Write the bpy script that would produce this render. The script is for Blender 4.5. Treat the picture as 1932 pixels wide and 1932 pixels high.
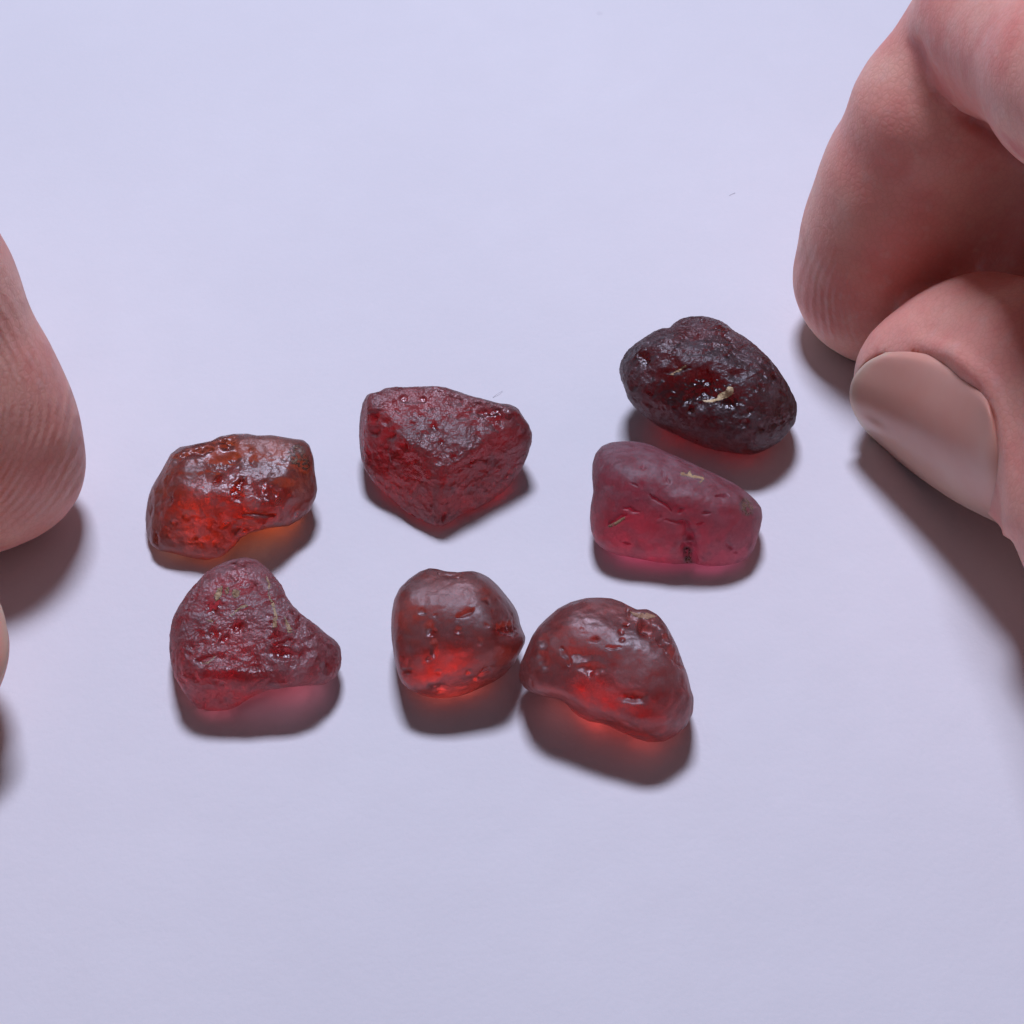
import bpy, bmesh, math
import numpy as np
from mathutils import Vector, Matrix
from mathutils.bvhtree import BVHTree

# ------------------------------------------------------------------ scene, camera, light
scene = bpy.context.scene
for o in list(bpy.data.objects):
    bpy.data.objects.remove(o)
COL = scene.collection
MM = 0.001
FOV = math.radians(26.0)
PITCH = math.radians(47.0)
DIST = 158.0                       # mm from the lens to the paper at the picture's centre
HALF = 966.0                       # photo measured on a 1932-pixel grid
FPX = HALF / math.tan(FOV / 2)
CAM = np.array([0.0, -DIST * math.cos(PITCH), DIST * math.sin(PITCH)])
RT = np.array([1.0, 0.0, 0.0])
FW = np.array([0.0, math.cos(PITCH), -math.sin(PITCH)])
UP = np.array([0.0, math.sin(PITCH), math.cos(PITCH)])

cam_d = bpy.data.cameras.new('camera')
cam_d.sensor_fit = 'HORIZONTAL'
cam_d.angle = FOV
cam_d.clip_start = 0.005
cam_d.clip_end = 50.0
cam = bpy.data.objects.new('camera', cam_d)
COL.objects.link(cam)
cam.location = Vector(CAM * MM)
cam.rotation_euler = (math.pi / 2 - PITCH, 0, 0)
scene.camera = cam

world = bpy.data.worlds.new('World')
scene.world = world
world.use_nodes = True
bg = world.node_tree.nodes['Background']
bg.inputs['Color'].default_value = (0.74, 0.76, 1.0, 1)
bg.inputs['Strength'].default_value = 0.075

def area_light(name, az, el, dist, sx, sy, power, color):
    d = bpy.data.lights.new(name, 'AREA')
    d.shape = 'RECTANGLE'
    d.size, d.size_y, d.energy, d.color = sx, sy, power, color
    o = bpy.data.objects.new(name, d)
    COL.objects.link(o)
    a, e = math.radians(az), math.radians(el)
    p = Vector((math.sin(a) * math.cos(e), math.cos(a) * math.cos(e), math.sin(e))) * dist
    o.location = p
    o.rotation_euler = (-p).to_track_quat('-Z', 'Y').to_euler()
    return o

area_light('window_light', -6, 71, 0.36, 0.080, 0.060, 1.19, (0.735, 0.75, 1.0))

scene.view_settings.view_transform = 'Standard'
scene.view_settings.look = 'None'
scene.view_settings.exposure = 0.0
scene.view_settings.gamma = 1.0
scene.render.engine = 'CYCLES'
cy = scene.cycles
cy.use_denoising = True
try:
    cy.denoiser = 'OPENIMAGEDENOISE'
except Exception:
    pass
cy.max_bounces = 14
cy.diffuse_bounces = 4
cy.glossy_bounces = 5
cy.transmission_bounces = 12
cy.transparent_max_bounces = 8
cy.volume_bounces = 0
cy.caustics_reflective = True
cy.caustics_refractive = True
cy.blur_glossy = 0.6
cy.sample_clamp_indirect = 40.0

# ------------------------------------------------------------------ helpers
def ray(x, y):
    d = FW + RT * ((x - HALF) / FPX) + UP * ((HALF - y) / FPX)
    return d

def at_z(x, y, z):
    d = ray(x, y)
    t = (z - CAM[2]) / d[2]
    return CAM + d * t

def project(P):
    q = P - CAM
    t = q @ FW
    return HALF + FPX * (q @ RT) / t, HALF - FPX * (q @ UP) / t, t

def px_mm(p):
    return ((np.asarray(p) - CAM) @ FW) / FPX       # millimetres per photo pixel at p

_rng = np.random.RandomState(3)
_perm = np.concatenate([_rng.permutation(256)] * 3)
_grad = _rng.normal(size=(256, 3)); _grad /= np.linalg.norm(_grad, axis=1)[:, None]

def perlin(P):
    i = np.floor(P).astype(int); f = P - i
    u = f * f * f * (f * (f * 6 - 15) + 10)
    i &= 255
    out = 0
    for dx in (0, 1):
        wx = u[:, 0] if dx else 1 - u[:, 0]
        for dy in (0, 1):
            wy = u[:, 1] if dy else 1 - u[:, 1]
            for dz in (0, 1):
                wz = u[:, 2] if dz else 1 - u[:, 2]
                h = _perm[_perm[_perm[(i[:, 0] + dx) & 255] + ((i[:, 1] + dy) & 255)] + ((i[:, 2] + dz) & 255)]
                g = _grad[h]
                out = out + wx * wy * wz * (g[:, 0] * (f[:, 0] - dx) + g[:, 1] * (f[:, 1] - dy) + g[:, 2] * (f[:, 2] - dz))
    return out

def smax(a, b, k):
    h = np.maximum(k - np.abs(a - b), 0) / k
    return np.maximum(a, b) + h * h * k * 0.25

def smin(a, b, k):
    return -smax(-a, -b, k)

def mesh_obj(name, V, F, mat, parent=None, smooth=True, base=None):
    me = bpy.data.meshes.new(name)
    V = np.asarray(V, float)
    if base is not None:
        V = V - np.asarray(base)
    F = np.asarray(F) if not isinstance(F, list) else F
    me.from_pydata((V * MM).tolist(), [], F.tolist() if not isinstance(F, list) else F)
    me.validate()
    if smooth:
        me.polygons.foreach_set('use_smooth', np.ones(len(me.polygons), bool))
    me.update()
    o = bpy.data.objects.new(name, me)
    COL.objects.link(o)
    if mat:
        me.materials.append(mat)
    if parent is not None:
        o.parent = parent
    elif base is not None:
        o.location = Vector(np.asarray(base) * MM)
    return o

def vert_normals(V, F):
    N = np.zeros_like(V)
    a, b, c, d = (V[F[:, i]] for i in range(4))
    n = np.cross(c - a, d - b)
    for i in range(4):
        np.add.at(N, F[:, i], n)
    return N / (np.linalg.norm(N, axis=1)[:, None] + 1e-12)

# ------------------------------------------------------------------ materials
class NT:
    def __init__(s, name):
        s.m = bpy.data.materials.new(name)
        s.m.use_nodes = True
        s.t = s.m.node_tree
        s.t.nodes.clear()
        s.out = s.t.nodes.new('ShaderNodeOutputMaterial')
    def n(s, kind, **kw):
        nd = s.t.nodes.new(kind)
        for k, v in kw.items():
            if hasattr(nd, k):
                setattr(nd, k, v)
            else:
                nd.inputs[k.replace('_', ' ')].default_value = v
        return nd
    def l(s, a, b):
        s.t.links.new(a, b)
    def mapr(s, src, a, b, c, d):
        m = s.n('ShaderNodeMapRange')
        for i, v in enumerate((a, b, c, d)):
            m.inputs[i + 1].default_value = v
        s.l(src, m.inputs[0])
        return m.outputs[0]
    def math(s, op, a, b):
        m = s.n('ShaderNodeMath', operation=op)
        for i, v in enumerate((a, b)):
            if isinstance(v, (int, float)):
                m.inputs[i].default_value = v
            else:
                s.l(v, m.inputs[i])
        return m.outputs[0]
    def mix(s, fac, a, b):
        m = s.n('ShaderNodeMix', data_type='RGBA')
        if isinstance(fac, (int, float)):
            m.inputs[0].default_value = fac
        else:
            s.l(fac, m.inputs[0])
        for i, v in ((6, a), (7, b)):
            if isinstance(v, tuple):
                m.inputs[i].default_value = v + (1,) if len(v) == 3 else v
            else:
                s.l(v, m.inputs[i])
        return m.outputs[2]

def mat_paper():
    N = NT('paper')
    tc = N.n('ShaderNodeTexCoord')
    b = N.n('ShaderNodeBsdfPrincipled')
    b.inputs['Roughness'].default_value = 0.75
    b.inputs['Specular IOR Level'].default_value = 0.25
    n1 = N.n('ShaderNodeTexNoise'); n1.inputs['Scale'].default_value = 260; n1.inputs['Detail'].default_value = 5
    n2 = N.n('ShaderNodeTexNoise'); n2.inputs['Scale'].default_value = 28; n2.inputs['Detail'].default_value = 3
    n3 = N.n('ShaderNodeTexNoise'); n3.inputs['Scale'].default_value = 2400; n3.inputs['Detail'].default_value = 4
    for n in (n1, n2, n3):
        N.l(tc.outputs['Object'], n.inputs['Vector'])
    v = N.n('ShaderNodeTexVoronoi', feature='F1'); v.inputs['Scale'].default_value = 95
    N.l(tc.outputs['Object'], v.inputs['Vector'])
    c = N.mix(N.mapr(n2.outputs['Fac'], 0.35, 0.65, 0, 1), (0.80, 0.80, 0.81), (0.835, 0.835, 0.84))
    c = N.mix(N.mapr(n1.outputs['Fac'], 0.3, 0.7, 0, 0.35), c, (0.78, 0.78, 0.785))
    # scattered tiny fibres and specks
    sp = N.math('MULTIPLY', N.mapr(v.outputs['Distance'], 0.02, 0.05, 1, 0),
                N.mapr(N.math('ADD', v.outputs['Color'], 0.0), 0.62, 0.9, 0, 0.5))
    c = N.mix(sp, c, (0.42, 0.41, 0.44))
    N.l(c, b.inputs['Base Color'])
    bp = N.n('ShaderNodeBump'); bp.inputs['Strength'].default_value = 0.35; bp.inputs['Distance'].default_value = 0.00006
    N.l(n3.outputs['Fac'], bp.inputs['Height'])
    bp2 = N.n('ShaderNodeBump'); bp2.inputs['Strength'].default_value = 0.5; bp2.inputs['Distance'].default_value = 0.0002
    N.l(n1.outputs['Fac'], bp2.inputs['Height'])
    N.l(bp.outputs[0], bp2.inputs['Normal'])
    N.l(bp2.outputs[0], b.inputs['Normal'])
    N.l(b.outputs[0], N.out.inputs['Surface'])
    return N.m

def mat_garnet(name, sig, rough=(0.22, 0.5), tint=(1, 0.9, 0.9), grain=900, bump=0.6, haze=(0.55, 0.42, 0.42), hz=0.12):
    """sig: absorption per metre for red, green, blue"""
    N = NT(name)
    tc = N.n('ShaderNodeTexCoord')
    b = N.n('ShaderNodeBsdfPrincipled')
    b.inputs['IOR'].default_value = 1.62
    b.inputs['Transmission Weight'].default_value = 1.0
    n1 = N.n('ShaderNodeTexNoise'); n1.inputs['Scale'].default_value = grain; n1.inputs['Detail'].default_value = 4; n1.inputs['Roughness'].default_value = 0.6
    n2 = N.n('ShaderNodeTexNoise'); n2.inputs['Scale'].default_value = 260; n2.inputs['Detail'].default_value = 3
    v = N.n('ShaderNodeTexVoronoi', feature='F1'); v.inputs['Scale'].default_value = grain * 1.3
    wn = N.n('ShaderNodeTexNoise'); wn.inputs['Scale'].default_value = grain
    for n in (n1, n2, wn):
        N.l(tc.outputs['Object'], n.inputs['Vector'])
    N.l(N.mix(0.012 / 12, tc.outputs['Object'], wn.outputs['Color']), v.inputs['Vector'])
    fr = N.n('ShaderNodeAttribute', attribute_name='frost').outputs['Fac']
    st = N.math('MULTIPLY', N.mapr(n1.outputs['Fac'], 0.42, 0.62, 0, 1), N.mapr(n2.outputs['Fac'], 0.35, 0.6, 0.15, 1))
    N.l(N.mix(st, tint, tuple(0.42 * c for c in tint)), b.inputs['Base Color'])
    N.l(N.mapr(N.math('ADD', fr, N.mapr(n2.outputs['Fac'], 0.3, 0.7, -0.25, 0.25)), 0, 1, rough[0], rough[1]), b.inputs['Roughness'])
    h = N.math('ADD', n1.outputs['Fac'], N.mapr(v.outputs['Distance'], 0, 0.6, -0.35, 0.1))
    bp = N.n('ShaderNodeBump'); bp.inputs['Distance'].default_value = 0.0005
    N.l(N.math('MULTIPLY', N.mapr(fr, 0, 1, 0.25, 1.0), bump), bp.inputs['Strength'])
    N.l(h, bp.inputs['Height'])
    N.l(bp.outputs[0], b.inputs['Normal'])
    d = N.n('ShaderNodeBsdfDiffuse'); d.inputs['Color'].default_value = haze + (1,)
    N.l(bp.outputs[0], d.inputs['Normal'])
    mx = N.n('ShaderNodeMixShader')
    N.l(N.math('MULTIPLY', fr, N.mapr(n1.outputs['Fac'], 0.35, 0.7, 0.3 * hz, 1.7 * hz)), mx.inputs[0])
    N.l(b.outputs[0], mx.inputs[1]); N.l(d.outputs[0], mx.inputs[2])
    N.l(mx.outputs[0], N.out.inputs['Surface'])
    va = N.n('ShaderNodeVolumeAbsorption')
    D = max(sig) * 1.02
    va.inputs['Density'].default_value = D
    va.inputs['Color'].default_value = tuple(1 - s / D for s in sig) + (1,)
    N.l(va.outputs[0], N.out.inputs['Volume'])
    return N.m

def mat_crust(name, c1, c2):
    N = NT(name)
    tc = N.n('ShaderNodeTexCoord')
    b = N.n('ShaderNodeBsdfPrincipled'); b.inputs['Roughness'].default_value = 0.6
    n1 = N.n('ShaderNodeTexNoise'); n1.inputs['Scale'].default_value = 1600; n1.inputs['Detail'].default_value = 5
    N.l(tc.outputs['Object'], n1.inputs['Vector'])
    N.l(N.mix(N.mapr(n1.outputs['Fac'], 0.35, 0.65, 0, 1), c1, c2), b.inputs['Base Color'])
    bp = N.n('ShaderNodeBump'); bp.inputs['Distance'].default_value = 0.0003; bp.inputs['Strength'].default_value = 0.8
    N.l(n1.outputs['Fac'], bp.inputs['Height']); N.l(bp.outputs[0], b.inputs['Normal'])
    N.l(b.outputs[0], N.out.inputs['Surface'])
    return N.m

def mat_skin(name):
    N = NT(name)
    tc = N.n('ShaderNodeTexCoord')
    b = N.n('ShaderNodeBsdfPrincipled')
    n1 = N.n('ShaderNodeTexNoise'); n1.inputs['Scale'].default_value = 140; n1.inputs['Detail'].default_value = 4
    n2 = N.n('ShaderNodeTexNoise'); n2.inputs['Scale'].default_value = 900; n2.inputs['Detail'].default_value = 4
    v = N.n('ShaderNodeTexVoronoi', feature='DISTANCE_TO_EDGE'); v.inputs['Scale'].default_value = 2200
    for n in (n1, n2, v):
        N.l(tc.outputs['Object'], n.inputs['Vector'])
    red = N.n('ShaderNodeAttribute', attribute_name='redness_and_shade').outputs['Fac']
    c = N.mix(N.mapr(n1.outputs['Fac'], 0.35, 0.65, 0, 1), (0.82, 0.31, 0.245), (0.90, 0.51, 0.39))
    c = N.mix(N.math('MULTIPLY', red, 0.8), c, (0.74, 0.22, 0.19))  # skin redness, plus shade of the finger gap painted as dark red
    c = N.mix(N.mapr(n2.outputs['Fac'], 0.55, 0.8, 0, 0.35), c, (0.80, 0.55, 0.47))
    n4 = N.n('ShaderNodeTexNoise'); n4.inputs['Scale'].default_value = 420; n4.inputs['Detail'].default_value = 6; n4.inputs['Roughness'].default_value = 0.7
    N.l(tc.outputs['Object'], n4.inputs['Vector'])
    c = N.mix(N.mapr(n4.outputs['Fac'], 0.5, 0.72, 0, 0.5), c, (0.74, 0.25, 0.20))
    c = N.mix(N.mapr(v.outputs['Distance'], 0.0, 0.12, 0.22, 0), c, (0.60, 0.24, 0.18))
    N.l(c, b.inputs['Base Color'])
    N.l(N.mapr(n4.outputs['Fac'], 0.3, 0.7, 0.42, 0.6), b.inputs['Roughness'])
    b.inputs['Specular IOR Level'].default_value = 0.4
    b.inputs['Subsurface Weight'].default_value = 0.65
    b.inputs['Subsurface Radius'].default_value = (1.0, 0.32, 0.2)
    b.inputs['Subsurface Scale'].default_value = 0.0016
    # fingerprint ridges follow a distance stored on the mesh, away from them a fine cell pattern
    rd = N.n('ShaderNodeAttribute', attribute_name='ridge').outputs['Fac']
    ra = N.n('ShaderNodeAttribute', attribute_name='ridge_amount').outputs['Fac']
    rn = N.n('ShaderNodeTexNoise'); rn.inputs['Scale'].default_value = 260; rn.inputs['Detail'].default_value = 3
    N.l(tc.outputs['Object'], rn.inputs['Vector'])
    ph = N.math('MULTIPLY', N.math('ADD', rd, N.mapr(rn.outputs['Fac'], 0, 1, -0.16, 0.16)), 2 * math.pi / 0.40)
    rg = N.math('MULTIPLY', N.math('SINE', ph, 0.0), N.mapr(n2.outputs['Fac'], 0.35, 0.6, 0.25, 1.0))
    h = N.math('ADD', N.math('MULTIPLY', N.math('MULTIPLY', rg, 0.36), ra), N.mapr(v.outputs['Distance'], 0, 0.25, -0.09, 0.0))
    h = N.math('ADD', h, N.mapr(n2.outputs['Fac'], 0.3, 0.7, -0.14, 0.14))
    bp = N.n('ShaderNodeBump'); bp.inputs['Distance'].default_value = 0.00013; bp.inputs['Strength'].default_value = 0.85
    N.l(h, bp.inputs['Height']); N.l(bp.outputs[0], b.inputs['Normal'])
    N.l(b.outputs[0], N.out.inputs['Surface'])
    return N.m

def mat_nail(name):
    N = NT(name)
    tc = N.n('ShaderNodeTexCoord')
    b = N.n('ShaderNodeBsdfPrincipled')
    fe = N.n('ShaderNodeAttribute', attribute_name='free_edge').outputs['Fac']
    n1 = N.n('ShaderNodeTexNoise'); n1.inputs['Scale'].default_value = 160; n1.inputs['Detail'].default_value = 3
    N.l(tc.outputs['Object'], n1.inputs['Vector'])
    c = N.mix(N.mapr(n1.outputs['Fac'], 0.35, 0.65, 0, 1), (0.80, 0.36, 0.27), (0.84, 0.44, 0.335))
    c = N.mix(N.mapr(fe, 0.0, 1.0, 0.0, 1.0), c, (0.78, 0.56, 0.40))
    N.l(c, b.inputs['Base Color'])
    b.inputs['Roughness'].default_value = 0.38
    b.inputs['Specular IOR Level'].default_value = 0.38
    b.inputs['Subsurface Weight'].default_value = 0.4
    b.inputs['Subsurface Radius'].default_value = (1.0, 0.4, 0.25)
    b.inputs['Subsurface Scale'].default_value = 0.001
    b.inputs['Coat Weight'].default_value = 0.1
    b.inputs['Coat Roughness'].default_value = 0.25
    n2 = N.n('ShaderNodeTexNoise'); n2.inputs['Scale'].default_value = 500; n2.inputs['Detail'].default_value = 3
    N.l(tc.outputs['Object'], n2.inputs['Vector'])
    bp = N.n('ShaderNodeBump'); bp.inputs['Distance'].default_value = 0.00006; bp.inputs['Strength'].default_value = 0.5
    N.l(n2.outputs['Fac'], bp.inputs['Height']); N.l(bp.outputs[0], b.inputs['Normal'])
    N.l(b.outputs[0], N.out.inputs['Surface'])
    return N.m

# ------------------------------------------------------------------ paper
def build_paper():
    n = 60
    xs = np.linspace(-420, 420, n + 1)
    X, Y = np.meshgrid(xs, xs, indexing='ij')
    V = np.stack([X.ravel(), Y.ravel(), np.zeros(X.size)], 1)
    V[:, 2] = 0
    idx = np.arange((n + 1) ** 2).reshape(n + 1, n + 1)
    F = np.stack([idx[:-1, :-1].ravel(), idx[1:, :-1].ravel(), idx[1:, 1:].ravel(), idx[:-1, 1:].ravel()], 1)
    o = mesh_obj('paper_surface', V, F, mat_paper())
    o['kind'] = 'structure'
    o['label'] = 'plain white paper the red stones lie on'
build_paper()

# ------------------------------------------------------------------ stones
def cube_sphere(n):
    t = np.tan(np.linspace(-math.pi / 4, math.pi / 4, n + 1))
    A, B = np.meshgrid(t, t, indexing='ij')
    one = np.ones_like(A)
    faces = [(one, A, B), (-one, B, A), (B, one, A), (A, -one, B), (A, B, one), (B, A, -one)]
    P, Q = [], []
    idx = np.arange((n + 1) ** 2).reshape(n + 1, n + 1)
    q = np.stack([idx[:-1, :-1].ravel(), idx[1:, :-1].ravel(), idx[1:, 1:].ravel(), idx[:-1, 1:].ravel()], 1)
    for k, f in enumerate(faces):
        P.append(np.stack([c.ravel() for c in f], 1)); Q.append(q + k * (n + 1) ** 2)
    P = np.concatenate(P); Q = np.concatenate(Q)
    _, first, inv = np.unique(np.round(P * 1e5).astype(int), axis=0, return_index=True, return_inverse=True)
    P = P[first]; Q = inv.ravel()[Q]
    return P / np.linalg.norm(P, axis=1)[:, None], Q
SPH, SPH_Q = cube_sphere(120)

def circ_smooth(a, sigma):
    n = len(a)
    k = np.exp(-0.5 * (np.minimum(np.arange(n), n - np.arange(n)) / sigma) ** 2)
    k /= k.sum()
    return np.real(np.fft.ifft(np.fft.fft(a) * np.fft.fft(k)))

class Stone:
    def __init__(s, org, size, zoom_w, outline, h, centre=None, axis=(0, -0.6, 0.8), Df=5.0, Db=5.0, k=2.4,
                 planes=(), pk=0.9, seed=0, rough_mm=(0.10, 0.05), pits=60, pit_size=(0.12, 0.4), grow=1.0, ground_k=1.0):
        s.sc = size / zoom_w * 1932 / 3024
        s.org = np.array(org) * 1932 / 3024
        pts = np.array([s.z2p(*p) for p in outline])
        c = s.z2p(*centre) if centre else pts.mean(0)
        s.c2 = np.array(c)
        # outline in polar form
        L = np.concatenate([pts, pts[:1]])
        dense = np.concatenate([np.linspace(L[i], L[i + 1], 24, endpoint=False) for i in range(len(pts))])
        d = dense - s.c2
        th = np.arctan2(d[:, 1], d[:, 0]); r = np.hypot(d[:, 0], d[:, 1])
        o = np.argsort(th); th, r = th[o], r[o]
        TH = np.linspace(-math.pi, math.pi, 720, endpoint=False)
        R = np.interp(TH, th, r, period=2 * math.pi) * grow
        s.TH, s.Rd, s.Rs = TH, circ_smooth(R, 1.5), circ_smooth(R, 40)
        s.C = at_z(c[0], c[1], h)
        s.mm = px_mm(s.C)
        s.a = np.array(axis) / np.linalg.norm(axis)
        s.Df, s.Db, s.k, s.pk, s.gk = Df, Db, k, pk, ground_k
        s.planes = [(np.array(n, float) / np.linalg.norm(n), dd) for n, dd in planes]
        s.seed, s.rough_mm, s.npits, s.pit_size = seed, rough_mm, pits, pit_size

    def z2p(s, x, y):
        return np.array([x, y]) * s.sc + s.org

    def f(s, P):
        x, y, _ = project(P)
        dx, dy = x - s.c2[0], y - s.c2[1]
        th = np.arctan2(dy, dx); rho = np.hypot(dx, dy)
        w = (P - s.C) @ s.a
        D = np.where(w > 0, s.Df, s.Db)
        wn = np.abs(w) / D
        m = np.exp(-(wn / 0.55) ** 2)
        j = (th + math.pi) / (2 * math.pi) * 720
        i0 = np.floor(j).astype(int); fr = j - i0; i0 %= 720; i1 = (i0 + 1) % 720
        rd = s.Rd[i0] * (1 - fr) + s.Rd[i1] * fr
        rs = s.Rs[i0] * (1 - fr) + s.Rs[i1] * fr
        g = ((rho / (rs + (rd - rs) * m)) ** s.k + wn ** s.k) ** (1 / s.k)
        v = (g - 1) * s.Rs.mean() * s.mm
        for n, d in s.planes:
            v = smax(v, (P - s.C) @ n - d, s.pk)
        v = smax(v, -P[:, 2], s.gk)
        return v

    def build(s, name, mat, label, feats=(), frost=0.6, frost_spots=()):
        lo = np.full(len(SPH), 0.05); hi = np.full(len(SPH), 22.0)
        for _ in range(22):
            m = (lo + hi) / 2
            v = s.f(s.C + SPH * m[:, None])
            lo = np.where(v < 0, m, lo); hi = np.where(v < 0, hi, m)
        V = s.C + SPH * ((lo + hi) / 2)[:, None]
        N = vert_normals(V, SPH_Q)
        if (N * SPH).sum() < 0:
            N = -N
        off = np.array([s.seed * 17.3, s.seed * 5.1, s.seed * 9.7])
        low = perlin(V * 0.33 + off) * 0.9
        mid = perlin(V * 0.95 + off) + 0.5 * perlin(V * 1.9 + off)
        fine = 0.6 - 1.8 * np.abs(perlin(V * 2.9 + off)) + 0.8 * perlin(V * 5.2 + off) - 1.1 * np.abs(perlin(V * 6.8 + off + 60))
        rim = np.clip(np.abs(N @ (-FW)) * 2.2, 0.25, 1)     # keep the traced outline
        disp = (low * 0.35 + mid * s.rough_mm[0] * 1.5) * rim + fine * s.rough_mm[1]
        rng = np.random.RandomState(100 + s.seed)
        fs = np.full(len(V), frost) + 0.35 * perlin(V * 0.5 + off + 40)
        wob = 1 + 0.55 * perlin(V * 3.1 + off + 31)
        for _ in range(s.npits):
            i = rng.randint(len(V)); r = rng.uniform(*s.pit_size) ; r = r * (1.8 if rng.rand() < 0.12 else 1)
            q = V - V[i]
            t = rng.normal(size=3); t /= np.linalg.norm(t)
            q = q - np.outer(q @ t, t) * rng.uniform(0.0, 0.65)
            e = np.linalg.norm(q, axis=1) / r * wob
            disp -= r * 0.42 * np.exp(-e ** 4 * 0.9) * rim
            fs -= 0.5 * np.exp(-e ** 4) * (r > 0.2)
        x, y, _ = project(V)
        zx, zy = (x - s.org[0]) / s.sc, (y - s.org[1]) / s.sc
        zx = zx + 26 * perlin(V * 0.9 + off + 3) + 22 * perlin(V * 2.6 + off + 5)
        zy = zy + 26 * perlin(V * 0.9 + off + 7) + 22 * perlin(V * 2.6 + off + 11)
        amp = 1 + 0.7 * perlin(V * 2.2 + off + 21)
        front = np.clip(-(N @ FW) * 4, 0, 1)
        mmz = s.mm * s.sc                                    # mm per zoom pixel
        for ft in feats:
            kind = ft[0]
            if kind == 'pit':
                _, px, py, rx, ry, dep = ft
                e = np.hypot((zx - px) / rx, (zy - py) / ry)
                disp -= dep * (amp if rx < 140 else 1) * np.exp(-e ** (3 if rx < 140 else 2)) * front
            elif kind == 'groove':
                _, x0, y0, x1, y1, w, dep = ft
                a = np.array([x0, y0], float); b = np.array([x1, y1], float) - a
                t = np.clip(((zx - a[0]) * b[0] + (zy - a[1]) * b[1]) / (b @ b), 0, 1)
                e = np.hypot(zx - a[0] - t * b[0], zy - a[1] - t * b[1]) / (w * (0.35 + 0.75 * (1 - np.abs(2 * t - 1) ** 2)))
                disp -= dep * amp * np.exp(-e ** 2 * 1.5) * front
        for (px, py, rx, ry, val) in frost_spots:
            e = np.hypot((zx - px) / rx, (zy - py) / ry)
            wgt = np.exp(-e ** 4) * front
            fs = fs * (1 - wgt) + val * wgt
        V = V + N * disp[:, None]
        zmin = V[:, 2].min()
        V[:, 2] -= zmin - 0.01
        s.base = np.array([s.C[0], s.C[1] + 0.0, 0.0])
        Fq = SPH_Q if (vert_normals(V, SPH_Q) * SPH).sum() > 0 else SPH_Q[:, ::-1]
        o = mesh_obj(name, V, Fq, mat, base=s.base)
        at = o.data.attributes.new('frost', 'FLOAT', 'POINT')
        at.data.foreach_set('value', np.clip(fs, -0.3, 1).astype(np.float32))
        o['label'] = label
        o['category'] = 'gemstone'
        o['group'] = 'rough red garnet pebbles on the paper'
        s.o = o
        s.bvh = BVHTree.FromPolygons(V.tolist(), Fq.tolist())
        return s

    def crust(s, name, poly, mat, thick=0.10, step=4.0, holes=-0.35, ragged=0.55):
        """a thin deposit grown on the stone's surface: the outline is found on the surface and given thickness"""
        poly = np.array(poly, float)
        cx = np.arange(poly[:, 0].min() - step, poly[:, 0].max() + step, step)
        cyv = np.arange(poly[:, 1].min() - step, poly[:, 1].max() + step, step)
        X, Y = np.meshgrid(cx, cyv, indexing='ij')
        ins = np.zeros(X.shape, bool); dist = np.full(X.shape, 1e9)
        m = len(poly)
        for i in range(m):
            (x0, y0), (x1, y1) = poly[i], poly[(i + 1) % m]
            with np.errstate(divide='ignore', invalid='ignore'):
                c = ((y0 > Y) != (y1 > Y)) & (X < (x1 - x0) * (Y - y0) / (y1 - y0 + 1e-12) + x0)
            ins ^= c
            bx, by = x1 - x0, y1 - y0
            t = np.clip(((X - x0) * bx + (Y - y0) * by) / (bx * bx + by * by + 1e-9), 0, 1)
            dist = np.minimum(dist, np.hypot(X - x0 - t * bx, Y - y0 - t * by))
        sd = np.where(ins, dist, -dist)
        ph = np.stack([X.ravel() * 0.035, Y.ravel() * 0.035, np.full(X.size, s.seed * 3.7)], 1)
        sd = sd + ragged * (perlin(ph) * 16 + perlin(ph * 2.3 + 5) * 9).reshape(X.shape)
        keep = (sd > -step * 0.8) & (perlin(ph * 1.3 + 50).reshape(X.shape) > holes)
        rng = np.random.RandomState(len(poly) * 7 + s.seed)
        top, bot, ids = [], [], -np.ones(X.shape, int)
        for i, j in zip(*np.nonzero(keep)):
            px = s.z2p(X[i, j], Y[i, j])
            d = Vector(ray(*px)).normalized()
            hit, nor, _, _ = s.bvh.ray_cast(Vector(CAM), d)
            if hit is None:
                continue
            hgt = np.clip((sd[i, j] + step * 0.8) / (4 * step), 0, 1) ** 0.6 * thick * (0.7 + 0.6 * rng.rand()) - 0.02
            ids[i, j] = len(top)
            top.append(np.array(hit) + np.array(nor) * hgt)
            bot.append(np.array(hit) - np.array(nor) * 0.07)
        if not top:
            return
        n = len(top)
        V = np.array(top + bot); F = []
        q = [ids[:-1, :-1], ids[1:, :-1], ids[1:, 1:], ids[:-1, 1:]]
        ok = (q[0] >= 0) & (q[1] >= 0) & (q[2] >= 0) & (q[3] >= 0)
        Q = np.stack([k[ok] for k in q], 1)
        if len(Q) == 0:
            return
        F += Q.tolist() + (Q[:, ::-1] + n).tolist()
        edges = {}
        for f in Q:
            for a, b in zip(f, np.roll(f, -1)):
                edges[(a, b)] = 1
        for (a, b) in edges:
            if (b, a) not in edges:
                F.append([b, a, a + n, b + n])
        used = sorted({v for f in F for v in f}); rm = {v: i for i, v in enumerate(used)}
        o = mesh_obj(name, V[used], [[int(rm[v]) for v in f] for f in F], mat, parent=s.o, base=s.base)
        bm = bmesh.new(); bm.from_mesh(o.data); bmesh.ops.recalc_face_normals(bm, faces=bm.faces); bm.to_mesh(o.data); bm.free()
        return o

OCHRE = mat_crust('ochre_crust', (0.30, 0.17, 0.09), (0.55, 0.40, 0.21))
OLIVE = mat_crust('olive_crust', (0.13, 0.055, 0.035), (0.27, 0.16, 0.085))

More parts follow.
